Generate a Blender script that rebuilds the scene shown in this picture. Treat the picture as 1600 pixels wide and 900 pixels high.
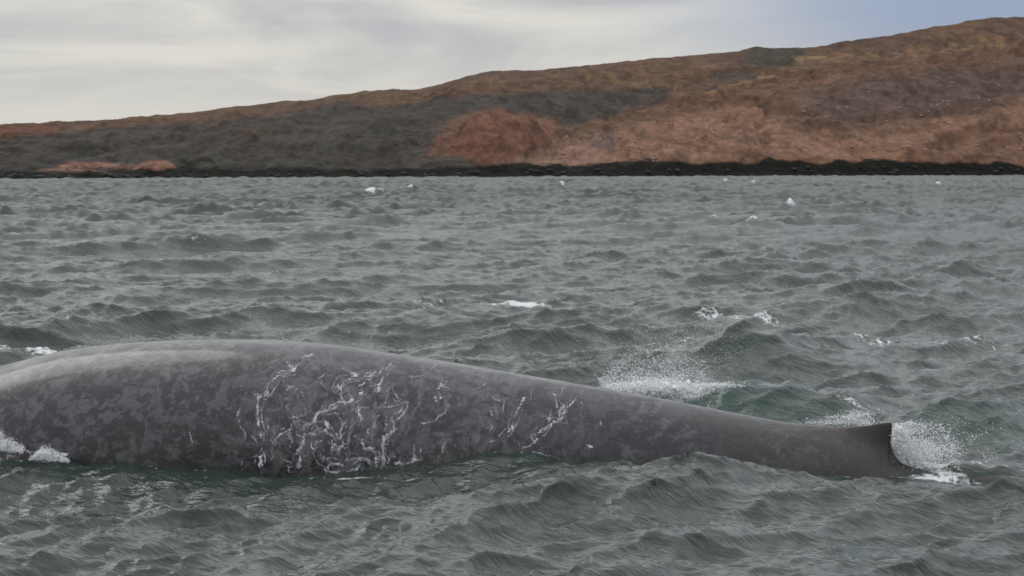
import bpy, math, random
import numpy as np
from mathutils import Vector
from mathutils.bvhtree import BVHTree

rad = math.radians
SC = bpy.context.scene
for o in list(bpy.data.objects):
    bpy.data.objects.remove(o)
rng = np.random.default_rng(7)
random.seed(7)

# ------------------------------------------------------------------ camera
FPX = 3325.0            # focal length in photo pixels (1600 wide)
CAMH = 3.57             # eye height over the sea, on a small boat
HORY = 260.0            # photo row of the true horizon
PITCH = math.atan((450 - HORY) / FPX)
cam = bpy.data.cameras.new('camera')
cam.sensor_width = 36.0
cam.lens = 36.0 * FPX / 1600.0
cam.clip_start = 0.1
cam.clip_end = 60000
camo = bpy.data.objects.new('camera', cam)
SC.collection.objects.link(camo)
camo.location = (0, 0, CAMH)
camo.rotation_euler = (math.pi / 2 - PITCH, 0, 0)
SC.camera = camo

# ------------------------------------------------------------------ light
SUN_EL, SUN_AZ = rad(44), rad(-36)       # azimuth from +Y towards +X: over the viewer's left
W = bpy.data.worlds.new('World')
SC.world = W
W.use_nodes = True
nt = W.node_tree
nt.nodes.clear()


class NB:
    """tiny node-building helper"""
    def __init__(s, tree):
        s.t = tree

    def n(s, kind, **kw):
        nd = s.t.nodes.new(kind)
        for k, v in kw.items():
            setattr(nd, k, v)
        return nd

    def put(s, sock, v):
        if isinstance(v, bpy.types.NodeSocket):
            s.t.links.new(v, sock)
        elif v is not None:
            if hasattr(sock.default_value, '__len__') and not hasattr(v, '__len__'):
                v = (v,) * len(sock.default_value)
            if hasattr(sock.default_value, '__len__') and len(sock.default_value) == 4 and len(v) == 3:
                v = tuple(v) + (1,)
            sock.default_value = v

    def math(s, op, a, b=None, c=None, clamp=False):
        nd = s.n('ShaderNodeMath', operation=op, use_clamp=clamp)
        for i, v in enumerate((a, b, c)):
            if v is not None:
                s.put(nd.inputs[i], v)
        return nd.outputs[0]

    def vmath(s, op, a, b=None):
        nd = s.n('ShaderNodeVectorMath', operation=op)
        s.put(nd.inputs[0], a)
        if b is not None:
            s.put(nd.inputs[1], b)
        return nd.outputs['Value'] if op in ('LENGTH', 'DOT_PRODUCT') else nd.outputs[0]

    def noise(s, vec, scale, detail=4, rough=0.55, dist=0.0, out=0):
        nd = s.n('ShaderNodeTexNoise')
        s.put(nd.inputs['Vector'], vec)
        nd.inputs['Scale'].default_value = scale
        nd.inputs['Detail'].default_value = detail
        nd.inputs['Roughness'].default_value = rough
        nd.inputs['Distortion'].default_value = dist
        return nd.outputs[out]

    def ramp(s, fac, lo, hi, a=0.0, b=1.0, smooth=True):
        nd = s.n('ShaderNodeMapRange', interpolation_type='SMOOTHSTEP' if smooth else 'LINEAR')
        s.put(nd.inputs[0], fac)
        for i, v in ((1, lo), (2, hi), (3, a), (4, b)):
            s.put(nd.inputs[i], v)
        return nd.outputs[0]

    def mix(s, fac, a, b, blend='MIX'):
        nd = s.n('ShaderNodeMix', data_type='RGBA', blend_type=blend)
        s.put(nd.inputs[0], fac)
        s.put(nd.inputs[6], a)
        s.put(nd.inputs[7], b)
        return nd.outputs[2]

    def mapping(s, vec, scale=(1, 1, 1), rot=(0, 0, 0), loc=(0, 0, 0)):
        nd = s.n('ShaderNodeMapping')
        s.put(nd.inputs['Vector'], vec)
        nd.inputs['Scale'].default_value = scale
        nd.inputs['Rotation'].default_value = rot
        nd.inputs['Location'].default_value = loc
        return nd.outputs[0]

    def attr(s, name, out='Fac'):
        return s.n('ShaderNodeAttribute', attribute_name=name).outputs[out]


b = NB(nt)
sky = b.n('ShaderNodeTexSky', sky_type='NISHITA')
sky.sun_disc = False
sky.sun_elevation = SUN_EL
sky.sun_rotation = SUN_AZ
sky.air_density = 1.0
sky.dust_density = 1.6
sky.ozone_density = 1.0
SKY_STR = 0.1
dirv = b.n('ShaderNodeTexCoord').outputs['Generated']
sep = b.n('ShaderNodeSeparateXYZ')
b.put(sep.inputs[0], dirv)
dx, dy, dz = sep.outputs
zz = b.math('ADD', b.math('MAXIMUM', dz, 0.0), 0.10)
cmb = b.n('ShaderNodeCombineXYZ')
b.put(cmb.inputs[0], b.math('DIVIDE', dx, zz))
b.put(cmb.inputs[1], b.math('DIVIDE', dy, zz))
plane = cmb.outputs[0]                       # a flat cloud deck seen in perspective
big = b.noise(b.mapping(plane, (1.0, 0.8, 1), loc=(3.1, 1.7, 0)), 0.42, 4, 0.55, 0.5)
fine = b.noise(b.mapping(plane, (0.9, 0.75, 1), loc=(0.4, 6.2, 0)), 1.15, 6, 0.55, 0.7)
# the deck thins out towards the east (+X)
cover = b.math('ADD', big, b.math('MULTIPLY', b.math('MINIMUM', dx, 0.32), -3.6))
cover = b.math('ADD', cover, b.math('MULTIPLY', b.math('SUBTRACT', fine, 0.5), 0.35))
cover = b.math('ADD', cover, b.ramp(dz, 0.09, 0.30, 0.0, 1.7))
mask = b.ramp(cover, -0.22, 0.50, 0.0, 1.0)
shade = b.ramp(b.math('ADD', b.math('MULTIPLY', fine, 0.65), b.math('MULTIPLY', big, 0.35)), 0.38, 0.62)
low = b.ramp(dz, 0.0, 0.075)                 # grey bases overhead, bright thin edge low down
shade = b.math('MULTIPLY', shade, low)
cream = b.mix(b.ramp(dz, 0.04, 0.30), (6.6, 6.45, 5.85), (5.95, 6.1, 6.15))
cloud = b.mix(shade, cream, (4.3, 4.36, 4.6))
# an overcast deck grows brighter towards the zenith
zen = b.math('ADD', 1.0, b.math('MULTIPLY', b.math('MAXIMUM', dz, 0.0), 1.8))
cloud = b.vmath('MULTIPLY', cloud, zen)
skyc = b.mix(mask, b.mix(0.72, sky.outputs[0], (2.3, 3.0, 5.1)), cloud)
bg = b.n('ShaderNodeBackground')
b.put(bg.inputs[0], skyc)
bg.inputs[1].default_value = SKY_STR
wo = b.n('ShaderNodeOutputWorld')
nt.links.new(bg.outputs[0], wo.inputs[0])

sun = bpy.data.lights.new('sun', 'SUN')
sun.energy = 0.5
sun.angle = rad(28)
sun.color = (1.0, 0.95, 0.88)
suno = bpy.data.objects.new('sun', sun)
SC.collection.objects.link(suno)
sd = Vector((math.sin(SUN_AZ) * math.cos(SUN_EL), math.cos(SUN_AZ) * math.cos(SUN_EL), math.sin(SUN_EL)))
SUN_ROT = math.atan2(sd.x, sd.y)
sky.sun_rotation = SUN_ROT
suno.rotation_euler = sd.to_track_quat('Z', 'Y').to_euler()

VS = SC.view_settings
VS.view_transform = 'Standard'
VS.look = 'None'
VS.exposure = 0.0
VS.gamma = 1.0
VS.use_curve_mapping = False
SC.cycles.filter_width = 1.7
SC.cycles.use_denoising = True
SC.cycles.max_bounces = 5

# ------------------------------------------------------------------ helpers
CP, SP = math.cos(PITCH), math.sin(PITCH)


def ray(x, y):
    """direction through photo pixel (arrays allowed)"""
    u = (np.asarray(x, float) - 800) / FPX
    v = (450 - np.asarray(y, float)) / FPX
    return np.stack([u, CP + v * SP, -SP + v * CP], -1)


def on_sea(x, y, z=0.0):
    d = ray(x, y)
    t = (z - CAMH) / d[..., 2]
    return d[..., 0] * t, d[..., 1] * t


def at_dist(x, y, Y):
    d = ray(x, y)
    t = np.asarray(Y, float) / d[..., 1]
    return np.stack([d[..., 0] * t, d[..., 1] * t, CAMH + d[..., 2] * t], -1)


def project(X, Y, Z):
    zz_ = Z - CAMH
    f = Y * CP - zz_ * SP
    return 800 + FPX * X / f, 450 - FPX * (Y * SP + zz_ * CP) / f


def sstep(a, b_, x):
    t = np.clip((x - a) / (b_ - a), 0, 1)
    return t * t * (3 - 2 * t)


_H = np.random.default_rng(99).random((256, 256))


def vnoise(x, y, seed=0):
    x = np.asarray(x, float) + seed * 17.31
    y = np.asarray(y, float) + seed * 9.77
    xi, yi = np.floor(x).astype(int), np.floor(y).astype(int)
    fx, fy = x - xi, y - yi
    fx, fy = fx * fx * (3 - 2 * fx), fy * fy * (3 - 2 * fy)
    g = lambda a, c: _H[a % 256, c % 256]
    return (g(xi, yi) * (1 - fx) + g(xi + 1, yi) * fx) * (1 - fy) + (g(xi, yi + 1) * (1 - fx) + g(xi + 1, yi + 1) * fx) * fy


def fbm(x, y, oct_=4, seed=0, gain=0.5):
    s, a, n = 0, 1, 0
    for i in range(oct_):
        s = s + a * vnoise(x * 2 ** i, y * 2 ** i, seed + i * 3)
        n += a
        a *= gain
    return s / n


def grid_mesh(name, P, closed_cols=False, attrs=None):
    """mesh from an (R, C, 3) vertex array"""
    R, C = P.shape[:2]
    me = bpy.data.meshes.new(name)
    me.vertices.add(R * C)
    me.vertices.foreach_set('co', P.reshape(-1).astype(np.float32))
    r = np.arange(R - 1)[:, None]
    c = np.arange(C if closed_cols else C - 1)[None, :]
    c2 = (c + 1) % C
    q = np.stack([r * C + c, r * C + c2, (r + 1) * C + c2, (r + 1) * C + c], -1).reshape(-1)
    nf = len(q) // 4
    me.loops.add(len(q))
    me.loops.foreach_set('vertex_index', q.astype(np.int32))
    me.polygons.add(nf)
    me.polygons.foreach_set('loop_start', np.arange(0, nf * 4, 4, dtype=np.int32))
    me.polygons.foreach_set('loop_total', np.full(nf, 4, dtype=np.int32))
    me.polygons.foreach_set('use_smooth', np.ones(nf, dtype=bool))
    for k, v in (attrs or {}).items():
        if v.ndim == 3:
            a = me.attributes.new(k, 'FLOAT_COLOR', 'POINT')
            vv = np.concatenate([v.reshape(-1, 3), np.ones((R * C, 1))], 1)
            a.data.foreach_set('color', vv.reshape(-1).astype(np.float32))
        else:
            a = me.attributes.new(k, 'FLOAT', 'POINT')
            a.data.foreach_set('value', v.reshape(-1).astype(np.float32))
    me.update()
    me.validate()
    return me


def tri_mesh(name, V, F):
    me = bpy.data.meshes.new(name)
    me.vertices.add(len(V))
    me.vertices.foreach_set('co', np.asarray(V, np.float32).reshape(-1))
    F = np.asarray(F, np.int32)
    k = F.shape[1]
    me.loops.add(F.size)
    me.loops.foreach_set('vertex_index', F.reshape(-1))
    me.polygons.add(len(F))
    me.polygons.foreach_set('loop_start', np.arange(0, F.size, k, dtype=np.int32))
    me.polygons.foreach_set('loop_total', np.full(len(F), k, dtype=np.int32))
    me.polygons.foreach_set('use_smooth', np.ones(len(F), dtype=bool))
    me.update()
    me.validate()
    return me


def link(name, me, mat, kind=None, label=None, cat=None, group=None, parent=None):
    o = bpy.data.objects.new(name, me)
    SC.collection.objects.link(o)
    me.materials.append(mat)
    for k, v in (('kind', kind), ('label', label), ('category', cat), ('group', group)):
        if v:
            o[k] = v
    o.parent = parent
    return o


def material(name):
    m = bpy.data.materials.new(name)
    m.use_nodes = True
    t = m.node_tree
    p = t.nodes['Principled BSDF']
    return m, NB(t), p


def lin(r, g, bb):
    c = np.array([r, g, bb]) / 255.0
    return np.where(c < 0.04045, c / 12.92, ((c + 0.055) / 1.055) ** 2.4)


# ================================================================== the whale
AX0, AX1 = at_dist(200, 600, 27.0)[:2], at_dist(1390, 600, 24.95)[:2]
SDIR = (AX1 - AX0) / np.linalg.norm(AX1 - AX0)      # towards the tail
NDIR = np.array([SDIR[1], -SDIR[0]])                # towards the viewer
if NDIR[1] > 0:
    NDIR = -NDIR


def axis_point(x, y):
    """photo pixel -> (s, z) in the whale's upright middle plane"""
    d = ray(x, y)
    N3 = np.array([NDIR[0], NDIR[1], 0])
    t = (AX0 @ NDIR) / (d @ N3)
    P = d * t[..., None] + np.array([0, 0, CAMH])
    return (P[..., :2] - AX0) @ SDIR, P[..., 2]


def px_curve(pts):
    a = np.array(pts, float)
    return axis_point(a[:, 0], a[:, 1])


def smooth_interp(s, xs, ys):
    """monotone-ish cubic (Catmull-Rom tangents) interpolation"""
    m = np.gradient(ys, xs)
    i = np.clip(np.searchsorted(xs, s) - 1, 0, len(xs) - 2)
    h = xs[i + 1] - xs[i]
    t = np.clip((s - xs[i]) / h, 0, 1)
    return ((2 * t**3 - 3 * t**2 + 1) * ys[i] + (t**3 - 2 * t**2 + t) * h * m[i]
            + (-2 * t**3 + 3 * t**2) * ys[i + 1] + (t**3 - t**2) * h * m[i + 1])


body_top = [(-900, 905), (-700, 815), (-480, 715), (-300, 655), (-150, 612), (0, 572), (100, 548), (200, 536), (300, 531.5), (400, 531), (500, 537),
            (600, 551), (700, 566), (800, 583), (900, 600), (1000, 617), (1100, 636), (1200, 656),
            (1260, 668), (1310, 681), (1360, 700), (1400, 721), (1440, 733), (1480, 736.5), (1545, 741), (1620, 750), (1700, 775), (1900, 840), (2100, 900)]
edge_top = [(1150, 646), (1200, 655), (1230, 659.5), (1260, 662), (1300, 664.5), (1340, 664.5), (1365, 662.5), (1382, 659.5), (1391, 658),
            (1394.5, 661), (1393, 668)]
sb, zb_ = px_curve(body_top)
S0, S1 = sb[0], sb[-1]
wx = np.array([-900, -700, -480, -150, 200, 500, 900, 1200, 1390, 1545, 1800, 2100], float)
sw_, _ = px_curve([(x, 600) for x in wx])
ww = np.array([0.15, 0.75, 1.15, 1.40, 1.45, 1.32, 0.92, 0.62, 0.40, 0.24, 0.14, 0.06])
hh = np.array([0.3, 1.3, 2.1, 2.7, 2.8, 2.6, 1.95, 1.40, 1.00, 0.75, 0.5, 0.25])      # whole height of a section

s_fin = float(axis_point(np.array([1392.0]), np.array([690.0]))[0][0])
se = np.concatenate([np.linspace(S0, s_fin - 2.2, 330), np.linspace(s_fin - 2.185, s_fin + 1.4, 330), np.linspace(s_fin + 1.42, S1, 60)])
ztop = smooth_interp(se, sb, zb_)
wid = smooth_interp(se, sw_, ww)
hgt = smooth_interp(se, sw_, hh)
# dorsal fin height over the back
fs, fz = px_curve([(1150, 646), (1200, 655), (1230, 660), (1260, 663.5), (1300, 666.5), (1325, 667), (1345, 666), (1360, 664), (1372, 661.5), (1380, 660), (1385, 660)])
lead = np.interp(se, fs, fz)
ts, tz = px_curve([(1385, 660), (1387.5, 664), (1389, 680), (1390, 692), (1394, 704), (1400, 714), (1408, 723), (1418, 729.5), (1440, 733.5), (1480, 736.5)])
trail = np.interp(se, ts, tz)
edge = np.where(se <= ts[0], lead, trail)
fin = np.clip(edge - ztop, 0, None)
fin[(se < fs[0]) | (se > ts[-1])] = 0
# angles: denser round the crest
k = np.linspace(-1, 1, 136, endpoint=False)
th = math.pi * (0.18 * k + 0.82 * np.sign(k) * np.abs(k) ** 1.9)
sa, ca = np.sin(th), np.cos(th)
# the back is a little keeled towards the tail
q = np.interp(se, [S0, s_fin - 4, s_fin, S1], [1.0, 1.0, 1.25, 1.2])[:, None]
lat = wid[:, None] * np.sign(sa) * np.abs(sa)[None, :] ** q
ver = (ztop - hgt / 2)[:, None] + (hgt / 2)[:, None] * ca[None, :]
sig = np.interp(se, [s_fin - 1.8, s_fin - 0.6, s_fin - 0.1, s_fin + 0.5], [0.30, 0.13, 0.045, 0.035])[:, None]
up = (ca > 0)[None, :]
ridge = fin[:, None] * (0.75 * np.exp(-(lat / sig) ** 2) + 0.25 * np.exp(-(lat / (sig * 2.6)) ** 2)) * up
ver = ver + ridge
# faint lumps of flesh and ribs, fading at the crest
lump = (fbm(se[:, None] * 0.9 + 5, th[None, :] * 1.6 + 9, 3, 4) - 0.5) * 0.05 * np.clip(wid[:, None], 0, 1) * np.clip(np.abs(sa)[None, :] * 2, 0, 1)
lat = lat * (1 + lump)
# the tip hooks back towards the tail
hook = 0.075 * np.clip(ridge / 0.46, 0, 1.1) ** 2.2 * sstep(s_fin - 0.55, s_fin - 0.05, se)[:, None]
SEH = se[:, None] + hook
WP = np.empty(lat.shape + (3,))
WP[..., 0] = AX0[0] + SEH * SDIR[0] + lat * NDIR[0]
WP[..., 1] = AX0[1] + SEH * SDIR[1] + lat * NDIR[1]
WP[..., 2] = ver
wpx, wpy = project(WP[..., 0], WP[..., 1], WP[..., 2])

m_whale, b, p = material('wet_whale_skin')
co = b.n('ShaderNodeTexCoord').outputs['Object']
sepw = b.n('ShaderNodeSeparateXYZ')
b.put(sepw.inputs[0], co)
warp = b.noise(co, 2.2, 3, 0.6, out=1)
cw = b.vmath('ADD', co, b.vmath('MULTIPLY', b.vmath('SUBTRACT', warp, (0.5, 0.5, 0.5)), (0.35, 0.35, 0.35)))
n1 = b.noise(b.mapping(cw, (1.0, 1.0, 1.15)), 7.0, 5, 0.64)
n2 = b.noise(b.mapping(cw, (1.0, 1.0, 1.3), loc=(4, 2, 7)), 19.0, 4, 0.65)
n3 = b.noise(co, 0.75, 3, 0.5)
spots = b.ramp(b.math('ADD', b.math('MULTIPLY', n1, 0.72), b.math('MULTIPLY', n2, 0.28)), 0.48, 0.60)
dens = b.ramp(b.math('ADD', n3, b.math('MULTIPLY', sepw.outputs[0], -0.018)), 0.36, 0.60, 0.18, 1.0)
n4 = b.noise(b.mapping(cw, (0.9, 0.9, 1.0), loc=(9, 3, 1)), 3.3, 5, 0.58, 0.3)
broad = b.math('MULTIPLY', b.ramp(n4, 0.535, 0.59), b.ramp(sepw.outputs[0], -1.5, 2.5, 1.0, 0.35))
spots = b.math('MULTIPLY', spots, dens)
spots = b.math('MAXIMUM', b.math('MULTIPLY', spots, 0.85), b.math('MULTIPLY', b.math('MULTIPLY', broad, b.ramp(n2, 0.36, 0.56, 0.45, 1.0)), 0.8))
tint = b.noise(co, 1.6, 4, 0.6)
dark = b.mix(tint, (0.025, 0.0245, 0.028), (0.041, 0.040, 0.045))
brown = b.ramp(sepw.outputs[0], 1.5, 4.6)
dark = b.mix(b.math('MULTIPLY', brown, 0.55), dark, (0.040, 0.034, 0.034))
lite = b.mix(n2, (0.095, 0.093, 0.100), (0.145, 0.142, 0.149))
skin = b.mix(b.math('MULTIPLY', spots, 0.80), dark, lite)
skin = b.mix(b.attr('fin'), skin, (0.016, 0.016, 0.017))
film_sheen = b.attr('film_sheen')                        # milky water still running off the skin, plus a painted sheen on the back
lace_v = b.n('ShaderNodeTexVoronoi', feature='DISTANCE_TO_EDGE')
b.put(lace_v.inputs['Vector'], b.mapping(cw, (1.25, 1.25, 0.6)))
lace_v.inputs['Scale'].default_value = 7.5
lace = b.ramp(lace_v.outputs[0], 0.015, 0.10, 1.0, 0.0)
lace = b.math('MULTIPLY', lace, b.ramp(b.noise(cw, 4.0, 3, 0.6), 0.46, 0.62))
lace = b.math('MULTIPLY', lace, film_sheen)
veil = b.math('MULTIPLY', film_sheen, b.ramp(b.noise(b.mapping(cw, (1.6, 1.6, 0.5)), 6.0, 4, 0.65), 0.45, 0.72))
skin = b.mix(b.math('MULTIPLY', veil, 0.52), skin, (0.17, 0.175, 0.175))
skin = b.mix(b.math('MULTIPLY', lace, 0.14), skin, (0.42, 0.42, 0.43))
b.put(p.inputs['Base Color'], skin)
rough = b.ramp(b.noise(cw, 3.0, 4, 0.6), 0.3, 0.7, 0.34, 0.55)
b.put(p.inputs['Roughness'], rough)
p.inputs['Specular IOR Level'].default_value = 0.22
bump = b.n('ShaderNodeBump')
bump.inputs['Strength'].default_value = 0.55
bump.inputs['Distance'].default_value = 0.02
pits = b.noise(b.mapping(co, (1, 1, 0.6)), 34, 3, 0.6)
hgtn = b.math('ADD', b.math('MULTIPLY', pits, 0.22), b.math('MULTIPLY', b.noise(b.mapping(cw, (1, 1, 1.4)), 9, 5, 0.62), 0.8))
b.put(bump.inputs['Height'], hgtn)
p.inputs['Coat Weight'].default_value = 0.55
p.inputs['Coat Roughness'].default_value = 0.12
p.inputs['Coat IOR'].default_value = 1.33
nt_ = m_whale.node_tree
nt_.links.new(bump.outputs[0], p.inputs['Normal'])

film_sheen_a = sstep(330, 430, wpx) * (1 - sstep(690, 960, wpx)) * (0.35 + 0.65 * sstep(560, 640, wpy))
film_sheen_a = np.maximum(film_sheen_a, 0.6 * sstep(780, 830, wpx) * (1 - sstep(900, 960, wpx)) * sstep(600, 660, wpy))
film_sheen_a = film_sheen_a * sstep(540, 575, wpy)
film_sheen_a = np.maximum(film_sheen_a, 0.75 * (1 - sstep(220, 520, wpx)) * (1 - sstep(550, 625, wpy)))  # pale sheen of the upper left back, put into the skin colour
fin_a = np.maximum(0.55 * sstep(s_fin - 0.7, s_fin + 0.05, se)[:, None] * np.ones_like(ridge), 0) * 0.9
fin_a = np.maximum(fin_a, np.clip(ridge / 0.22, 0, 1) * 0.85 * sstep(s_fin - 0.75, s_fin - 0.1, se)[:, None])
me = grid_mesh('blue_whale', WP, True, {'film_sheen': film_sheen_a, 'fin': fin_a})
whale = link('blue_whale', me, m_whale, label='huge mottled grey whale with small dorsal fin rolling at the sea surface', cat='whale')
tris = []
R_, C_ = WP.shape[:2]
wv = [Vector(v) for v in WP.reshape(-1, 3)]
wf = [(r * C_ + c, r * C_ + (c + 1) % C_, (r + 1) * C_ + (c + 1) % C_, (r + 1) * C_ + c) for r in range(R_ - 1) for c in range(C_)]
WB = BVHTree.FromPolygons(wv, wf)
CAMV = Vector((0, 0, CAMH))


def hit_whale(x, y):
    d = Vector(ray(x, y)).normalized()
    loc, nor, idx, dist = WB.ray_cast(CAMV, d)
    if loc is None:
        return None
    if nor.dot(d) > 0:
        nor = -nor
    return loc, nor


# ================================================================== the sea
WIND = rad(-48)        # direction the waves run: towards the viewer and to the right


class Band:
    def __init__(s, lmin, lmax, slope, spread, seed, N=256):
        r = np.random.default_rng(seed)
        s.L = lmax * 5.3
        s.rot = r.uniform(0, 6.28)
        kk = np.fft.fftfreq(N, s.L / N) * 2 * math.pi
        kx, ky = np.meshgrid(kk, kk, indexing='ij')
        km = np.hypot(kx, ky)
        km[0, 0] = 1e-6
        k0, k1 = 2 * math.pi / lmax, 2 * math.pi / lmin
        win = sstep(k0 * 0.8, k0 * 1.15, km) * (1 - sstep(k1 * 0.85, k1 * 1.2, km))
        ang = np.arctan2(ky, kx) - (WIND - s.rot)
        dirw = np.clip(np.cos(ang), 0, None) ** spread + 0.06
        amp = win * dirw * km ** -1.9
        H = np.fft.fft2(r.standard_normal((N, N))) * amp
        g = lambda F: np.real(np.fft.ifft2(F))
        h = g(H)
        sl = math.sqrt(np.mean(g(1j * kx * H) ** 2 + g(1j * ky * H) ** 2))
        f = slope / sl
        s.h = h * f
        s.dx = g(1j * kx / km * H) * f
        s.dy = g(1j * ky / km * H) * f
        s.N = N
        s.lmin = lmin

    def sample(s, X, Y):
        c, si = math.cos(s.rot), math.sin(s.rot)
        u = (c * X + si * Y) / s.L * s.N
        v = (-si * X + c * Y) / s.L * s.N
        ui, vi = np.floor(u).astype(np.int64), np.floor(v).astype(np.int64)
        fu, fv = u - ui, v - vi
        ui, vi = ui % s.N, vi % s.N
        u2, v2 = (ui + 1) % s.N, (vi + 1) % s.N

        def g(A):
            return (A[ui, vi] * (1 - fu) + A[u2, vi] * fu) * (1 - fv) + (A[ui, v2] * (1 - fu) + A[u2, v2] * fu) * fv
        a, bb, h = g(s.dx), g(s.dy), g(s.h)
        return c * a - si * bb, si * a + c * bb, h


BANDS = [Band(8, 16, 0.055, 8, 11), Band(4, 8, 0.104, 8, 12), Band(2, 4, 0.132, 6, 13), Band(1, 2, 0.150, 4, 14),
         Band(0.5, 1, 0.185, 3, 15), Band(0.25, 0.5, 0.20, 2.4, 16), Band(0.12, 0.25, 0.19, 1.8, 17)]

core = np.arange(-rad(16.5), rad(16.5), 0.0010)
step, a, side = 0.0016, core[-1], []
while a < math.pi - 0.05:
    a += step
    side.append(a)
    step *= 1.13
side = np.array(side)
side = side[side < math.pi - 0.02]
az = np.concatenate([[-math.pi], -side[::-1], core, side, [math.pi]])
r0 = np.concatenate([[0.02, 0.6, 1.5], np.geomspace(2.5, 15.5, 36)[:-1], np.geomspace(15.5, 100, 720)[:-1], np.geomspace(100, 900, 420)[:-1], np.geomspace(900, 40000, 22)])
AZ, RR = np.meshgrid(az, r0)
SX, SY = RR * np.sin(AZ), RR * np.cos(AZ)

# water near the whale lies smoother
rel = np.stack([SX - AX0[0], SY - AX0[1]], -1)
ws_, wn_ = rel @ SDIR, rel @ NDIR
whalf = np.interp(ws_, se, wid)
gap = np.where((ws_ > S0) & (ws_ < S1), np.abs(wn_) - whalf, 9.0)
calm = 0.20 + 0.80 * sstep(0.1, 2.0, gap)
small_calm = 0.6 + 0.4 * sstep(0.0, 1.2, gap)

sea_z = np.zeros_like(SX)
DX, DY = np.zeros_like(SX), np.zeros_like(SX)
fade_side = 1 - sstep(rad(19), rad(40), np.abs(AZ))
gust = 0.55 + 0.9 * fbm(SX * 0.05, SY * 0.025, 3, 8)
big_h = np.zeros_like(SX)
for bi, B in enumerate(BANDS):
    spacing = np.where(RR < 100, 0.0022, 0.0022 + 0.0006 * sstep(100, 160, RR)) * RR
    f = 1 - sstep(B.lmin * 0.55, B.lmin * 1.2, spacing)
    f = f * (fade_side if bi > 0 else 1 - sstep(1500, 4000, RR))
    f = f * (calm if bi < 3 else small_calm)
    if bi >= 2:
        f = f * gust
    if bi in (1, 2, 3):
        f = f * (1 + 0.95 * sstep(60, 220, RR))
    sel = f > 1e-4
    if not sel.any():
        continue
    ax_, ay_, ah_ = B.sample(SX[sel], SY[sel])
    # crests sharpen a little: add a touch of second harmonic
    ch = 0.95 if bi < 2 else 0.72
    ch = ch * (1 - 0.35 * sstep(60, 200, RR[sel]))
    DX[sel] += ax_ * f[sel] * ch
    DY[sel] += ay_ * f[sel] * ch
    sea_z[sel] += ah_ * f[sel]
    if bi < 4:
        big_h[sel] += ah_ * f[sel]


def bump_at(px, py, zc, wxm, front, back, amp, ang=0.0):
    """one extra wave: crest through photo pixel at height zc, width wxm, with a front (viewer) and back length"""
    X0, Y0 = on_sea(px, py, zc)
    ex, ey = SX - X0, SY - Y0
    c, s_ = math.cos(ang), math.sin(ang)
    e1, e2 = c * ex + s_ * ey, -s_ * ex + c * ey
    L = np.where(e2 < 0, front, back)
    return amp * np.exp(-(e1 / wxm) ** 2) * np.exp(-np.abs(e2 / L) ** 1.6)


extra = np.zeros_like(SX)
# swell thrown up on the far side of the tail stock
extra += bump_at(1110, 604, 0.40, 1.1, 0.55, 1.3, 0.42, -0.05)
extra += bump_at(1230, 612, 0.30, 1.3, 0.6, 1.3, 0.26, -0.1)
extra += bump_at(1490, 636, 0.30, 1.8, 0.65, 1.4, 0.33, 0.06)
# pointed wave farther out
extra += bump_at(1195, 530, 0.50, 0.95, 1.0, 1.2, 0.52, 0.25)
extra += bump_at(1195, 530, 0.3, 3.4, 1.6, 2.2, 0.22, -0.1)
# steep swells on the right
extra += bump_at(1480, 462, 0.35, 6.0, 1.7, 3.5, 0.38, 0.75)
extra += bump_at(1250, 470, 0.30, 4.5, 1.4, 3.0, 0.28, 0.75)
# waves on this side
extra += bump_at(1400, 775, 0.06, 0.75, 0.50, 0.25, 0.14, 0.0)
extra += bump_at(340, 815, 0.05, 1.0, 0.45, 0.8, 0.14, 0.15)
extra += bump_at(1000, 745, 0.03, 1.3, 0.35, 0.6, 0.10, 0.1)
extra += bump_at(700, 835, 0.05, 0.9, 0.40, 0.8, 0.11, 0.1)
# the level the water laps to along the near flank
lap_s, _ = axis_point(np.array([-300., 0, 100, 300, 430, 520, 600, 660, 740, 800, 850, 890, 940, 1000, 1080, 1150, 1220, 1300, 1400, 1500, 1600, 1800]), np.full(22, 700.0))
lap_z = np.array([0.05, 0.08, 0.02, 0.0, -0.03, -0.08, -0.02, 0.06, 0.13, 0.21, 0.28, 0.22, 0.10, 0.03, 0.02, 0.05, 0.0, -0.05, -0.07, -0.15, -0.14, -0.03])
lap = np.interp(ws_, lap_s, lap_z) + 0.03 * (fbm(ws_ * 2.2, wn_ * 1.2, 3, 37) - 0.5)
extra += lap * np.exp(-(np.clip(gap, 0, 9) / 0.8) ** 2) * sstep(-0.1, 0.3, wn_) * (gap < 8)
CAPS = [(1234, 324, 0.9, 0.50, 1.15), (1190, 353, 0.9, 0.42, 1.0), (1116, 350, 0.8, 0.42, 0.95), (388, 345, 1.2, 0.40, 0.72), (322, 382, 0.9, 0.26, 0.66), (577, 292, 1.9, 0.35, 0.75), (872, 288, 1.5, 0.6, 1.1),
        (640, 288, 1.4, 0.35, 0.6), (1000, 286, 1.2, 0.6, 1.0), (1120, 284, 1.2, 0.6, 1.1), (1192, 284, 1.3, 0.65, 1.2), (1310, 283, 1.2, 0.6, 1.1), (280, 289, 1.2, 0.6, 1.0), (90, 290, 1.1, 0.5, 0.8),
        (1450, 283, 1.3, 0.6, 1.0), (1535, 285, 1.1, 0.5, 1.0), (430, 292, 1.0, 0.5, 0.8), (745, 290, 1.0, 0.5, 0.8), (1400, 296, 1.0, 0.4, 0.7)]
cap_px, cap_py = project(SX, np.maximum(SY, 1.0), sea_z + extra)
CAP_AT = []
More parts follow.
